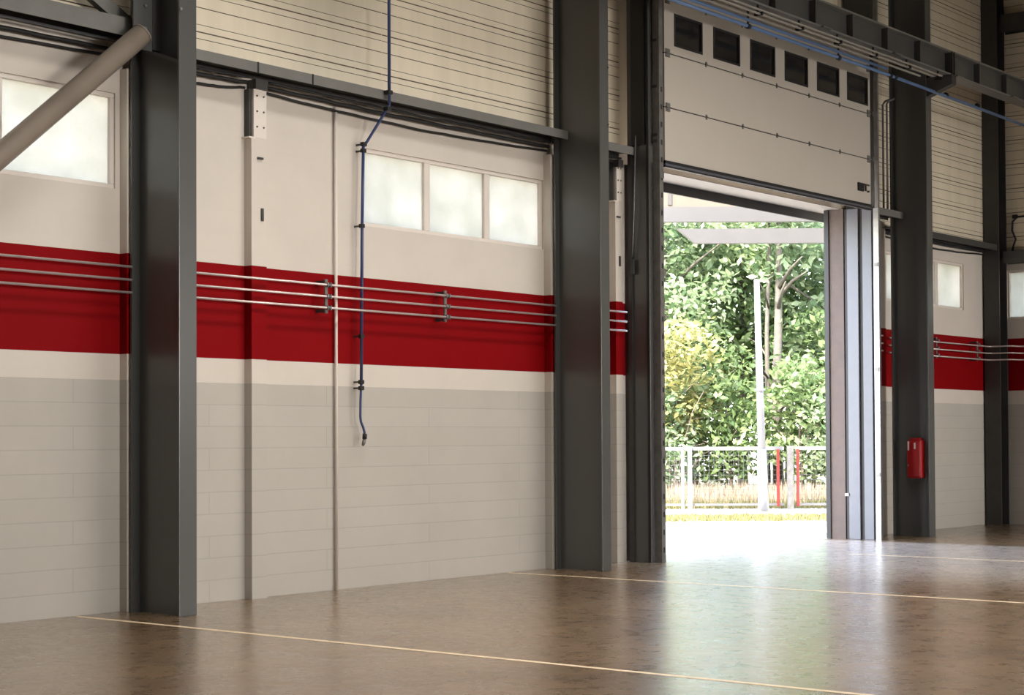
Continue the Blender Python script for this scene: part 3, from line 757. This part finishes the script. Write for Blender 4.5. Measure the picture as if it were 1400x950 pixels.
# trees and shrubs
def leaves(m, R, centre, rad, nclump, per, spread, size, flat=.6):
    c = Vector(centre)
    for _ in range(nclump):
        while True:
            v = Vector((R.uniform(-1, 1), R.uniform(-1, 1), R.uniform(-1, 1)))
            if .15 < v.length < 1: break
        q = c + Vector((v.x * rad[0], v.y * rad[0], v.z * rad[1]))
        for _ in range(per):
            p = q + Vector((R.gauss(0, spread), R.gauss(0, spread), R.gauss(0, spread * .7)))
            if p.z < .05: continue
            nrm = Vector((R.gauss(-.15, .6), R.gauss(-.2, .6), R.gauss(.75, .5)))
            if nrm.length < .1: nrm = Vector((0, 0, 1))
            nrm.normalize()
            t = nrm.orthogonal().normalized(); t = Matrix.Rotation(R.uniform(0, 6.28), 3, nrm) @ t; w = nrm.cross(t)
            s = size * R.uniform(.6, 1.35)
            o = len(m.v)
            m.v += [tuple(p - t * s), tuple(p + w * s * .48 - nrm * s * .08), tuple(p + t * s - nrm * s * .15), tuple(p - w * s * .48 - nrm * s * .08)]
            m.face([o, o + 1, o + 2, o + 3])
def tree(d, s, zc, rad, nclump, per, lm, label, trunk=.11, size=.11, spread=.22, name='tree', group='trees beyond the fence', lean=0, bark='bark', branches=5, seed=1):
    R = random.Random(seed); b0 = out(d, s)
    o = thing(name, tuple(b0), label, name if name == 'shrub' else 'tree', group)
    m = MB(); top = Vector((b0.x + lean, b0.y, zc + rad[1] * .5))
    pts = [Vector((b0.x, b0.y, -.02)).lerp(top, t) + Vector((R.uniform(-.06, .06), R.uniform(-.06, .06), 0)) * (t > 0) for t in (0, .25, .5, .75, 1)]
    m.tube(pts, [trunk, trunk * .85, trunk * .7, trunk * .5, trunk * .2], 9)
    bm = m
    for k in range(branches):
        st = pts[1].lerp(pts[3], R.random()); an = R.uniform(0, 6.28); ln = rad[0] * R.uniform(.6, 1.0)
        e = st + Vector((math.cos(an) * ln, math.sin(an) * ln, ln * R.uniform(.3, .9)))
        mid = st.lerp(e, .5) + Vector((0, 0, .1)); bm.tube([st, mid, e], [trunk * .4, trunk * .25, trunk * .1], 6)
    bm.build('trunk', bark, o)
    f = MB(); leaves(f, R, (b0.x + lean * .7, b0.y, zc), rad, nclump, per, spread, size)
    f.build('foliage', lm, o)
    return o
TS = [(46.5, 1.2, 5.0, (2.2, 3.2), 'leaf_mid', 'bushy green tree farthest left beyond the fence'),
      (45.0, 4.0, 5.4, (1.9, 3.1), 'leaf_blue', 'fresh green tree over the yellow bush, left of the white pole'),
      (47.2, 6.3, 5.6, (2.0, 3.3), 'leaf_mid', 'tall green tree behind the top of the white pole'),
      (45.5, 8.7, 5.4, (2.0, 3.2), 'leaf_blue', 'fresh green tree beside the right edge of the doorway'),
      (49.0, 3.0, 5.2, (2.4, 3.6), 'leaf_dark', 'dark tree standing behind the others at the left of the doorway'),
      (50.0, 8.0, 5.2, (2.5, 3.6), 'leaf_dark', 'dark tree standing behind the others at the right of the doorway'),
      (46.5, 11.3, 5.4, (2.3, 3.6), 'leaf_mid', 'bushy green tree hidden right of the doorway'),
      (52.5, 5.4, 5.0, (2.4, 3.8), 'leaf_dark', 'deep green tree at the back of the wood, behind the pole')]
for i, (d, s, zc, rad, lm, lab) in enumerate(TS):
    tree(d, s, zc, rad, 300 if lm == 'leaf_dark' else 230, 28, lm, lab, trunk=.15, size=.125, spread=.25, seed=20 + i)
# two slender pale trunks right of the pole
tree(43.0, 6.62, 7.2, (1.3, 1.7), 60, 22, 'leaf_blue', 'slender pale-trunked tree just right of the white pole', trunk=.15, lean=.1, seed=41, size=.12)
tree(43.4, 6.40, 7.4, (1.2, 1.6), 50, 22, 'leaf_mid', 'thin grey-trunked tree close behind the pale-trunked one', trunk=.08, lean=.05, seed=42, size=.12)
SH = [(41.2, 3.9, 3.0, (1.15, 1.6), 70, 'leaf_yellow', 'yellow-green bush with bare pale branches behind the left fence'),
      (41.0, 3.3, 1.5, (1.0, 1.2), 60, 'leaf_blue', 'low green shrub at the left edge of the doorway view'),
      (41.5, 5.2, 1.6, (.95, 1.3), 80, 'leaf_dark', 'dark leafy shrub left of the white pole'),
      (41.6, 6.95, 2.0, (.95, 1.5), 80, 'leaf_mid', 'big-leaved green shrub right of the white pole'),
      (41.2, 7.7, 1.5, (.9, 1.3), 70, 'leaf_blue', 'pale green shrub at the right edge of the doorway view'),
      (43.2, 4.6, 2.4, (1.5, 2.2), 90, 'leaf_dark', 'deep green undergrowth bush between the left trees'),
      (43.6, 7.6, 2.4, (1.5, 2.3), 90, 'leaf_dark', 'deep green undergrowth bush between the right trees'),
      (42.0, 1.9, 2.2, (1.4, 2.0), 80, 'leaf_mid', 'mid green shrub left of the yellow bush, behind the fence'),
      (42.0, 9.6, 2.2, (1.5, 2.0), 80, 'leaf_mid', 'mid green shrub hidden right of the doorway')]
for i, (d, s, zc, rad, n, lm, lab) in enumerate(SH):
    tree(d, s, zc, rad, n, 26, lm, lab, trunk=.05, size=.10, spread=.2, name='shrub', group='shrubs behind the fence', bark='twig', branches=9, seed=60 + i)
# bare pale branches in the yellow bush
R = random.Random(5); m = MB(); b0 = out(40.6, 3.6)
for k in range(16):
    an = R.uniform(0, 6.28); p = Vector((b0.x + R.uniform(-.3, .3), b0.y + R.uniform(-.3, .3), 0)); pts = [p]; dirv = Vector((math.cos(an) * .5, math.sin(an) * .5, 1))
    for j in range(5):
        dirv = (dirv + Vector((R.uniform(-.5, .5), R.uniform(-.5, .5), R.uniform(-.35, .25)))).normalized(); p = p + dirv * .55; pts.append(p)
    m.tube(pts, [.03, .026, .022, .017, .012, .006], 6)
tag(m.build('dead_bush', 'twig'), 'bare pale dead bush behind the left part of the fence', 'shrub')

# ------------------------------------------------------------------ light
w = bpy.data.worlds.new('sky'); SC.world = w; w.use_nodes = True
nt = w.node_tree; bg = nt.nodes['Background']
sky = nt.nodes.new('ShaderNodeTexSky'); sky.sky_type = 'NISHITA'; sky.sun_disc = False
sky.sun_elevation = math.radians(47); sky.sun_rotation = math.radians(265); sky.air_density = 1.0; sky.dust_density = 2.0
hz = nt.nodes.new('ShaderNodeMixRGB'); hz.inputs[0].default_value = .55; hz.inputs[2].default_value = (1.05, 1.0, .93, 1)
nt.links.new(sky.outputs[0], hz.inputs[1]); nt.links.new(hz.outputs[0], bg.inputs['Color']); bg.inputs['Strength'].default_value = 4.2
sl = bpy.data.lights.new('sun', 'SUN'); sl.energy = 19.0; sl.angle = math.radians(.6); sl.color = (1, .965, .91)
so = bpy.data.objects.new('sun', sl); COL.objects.link(so)
so.rotation_euler = Vector((-.68, -.06, .73)).to_track_quat('Z', 'Y').to_euler()

def area(name, loc, size, power, aim, col=(1, .93, .84), spread=180):
    l = bpy.data.lights.new(name, 'AREA'); l.shape = 'RECTANGLE'; l.size, l.size_y = size; l.energy = power; l.color = col; l.spread = math.radians(spread)
    o = bpy.data.objects.new(name, l); COL.objects.link(o); o.location = loc
    o.rotation_euler = (Vector(loc) - Vector(aim)).to_track_quat('Z', 'Y').to_euler()
    return o
# roof lights of the hall (above the picture)
LC = (1, .965, .92)
area('roof_light', (13, -5.0, 9.4), (14, 1.0), 660, (13, -4.7, 0), LC, spread=110)
area('roof_light', (13, -11.5, 9.4), (16, 2.0), 380, (13, -10.5, 0), LC, spread=100)
# unseen fill lights added opposite, each brightening one stretch of the block wall
area('wall_fill', (17.5, -21.5, 3.4), (16, 3.0), 335, (13.5, 0, 3.2), LC, spread=66)
area('wall_fill', (8.2, -21.5, 3.6), (5, 3.0), 135, (8.6, 0, 4.2), LC, spread=48)
area('wall_fill', (24.5, -21.5, 2.2), (5, 2.0), 85, (25.5, 0, 1.6), LC, spread=36)

# ------------------------------------------------------------------ camera
F, CY, PITCH, ROLL = 2364.876, 544.025, .02268, -.00485
cd = bpy.data.cameras.new('camera'); cam = bpy.data.objects.new('camera', cd); COL.objects.link(cam); SC.camera = cam
cd.sensor_fit = 'HORIZONTAL'; cd.sensor_width = 36; cd.lens = F * 36 / 1400
cd.shift_x = 0; cd.shift_y = (CY - 475) / 1400
cd.clip_start = .05; cd.clip_end = 500
fw = Vector((math.sin(YAW) * math.cos(PITCH), math.cos(YAW) * math.cos(PITCH), math.sin(PITCH)))
r = Vector((math.cos(YAW), -math.sin(YAW), 0)); u = r.cross(fw)
r2 = r * math.cos(ROLL) + u * math.sin(ROLL); u2 = u * math.cos(ROLL) - r * math.sin(ROLL)
mt = Matrix((r2, u2, -fw)).transposed().to_4x4(); mt.translation = Vector((0, -12.0818, 1.48968))
cam.matrix_world = mt

SC.view_settings.view_transform = 'Standard'
try: SC.view_settings.look = 'None'
except Exception: pass
SC.view_settings.exposure = 0.0; SC.view_settings.gamma = 1.0; SC.view_settings.use_curve_mapping = False
SC.cycles.use_denoising = True
SC.cycles.max_bounces = 8; SC.cycles.diffuse_bounces = 5
SC.cycles.sample_clamp_indirect = 6.0
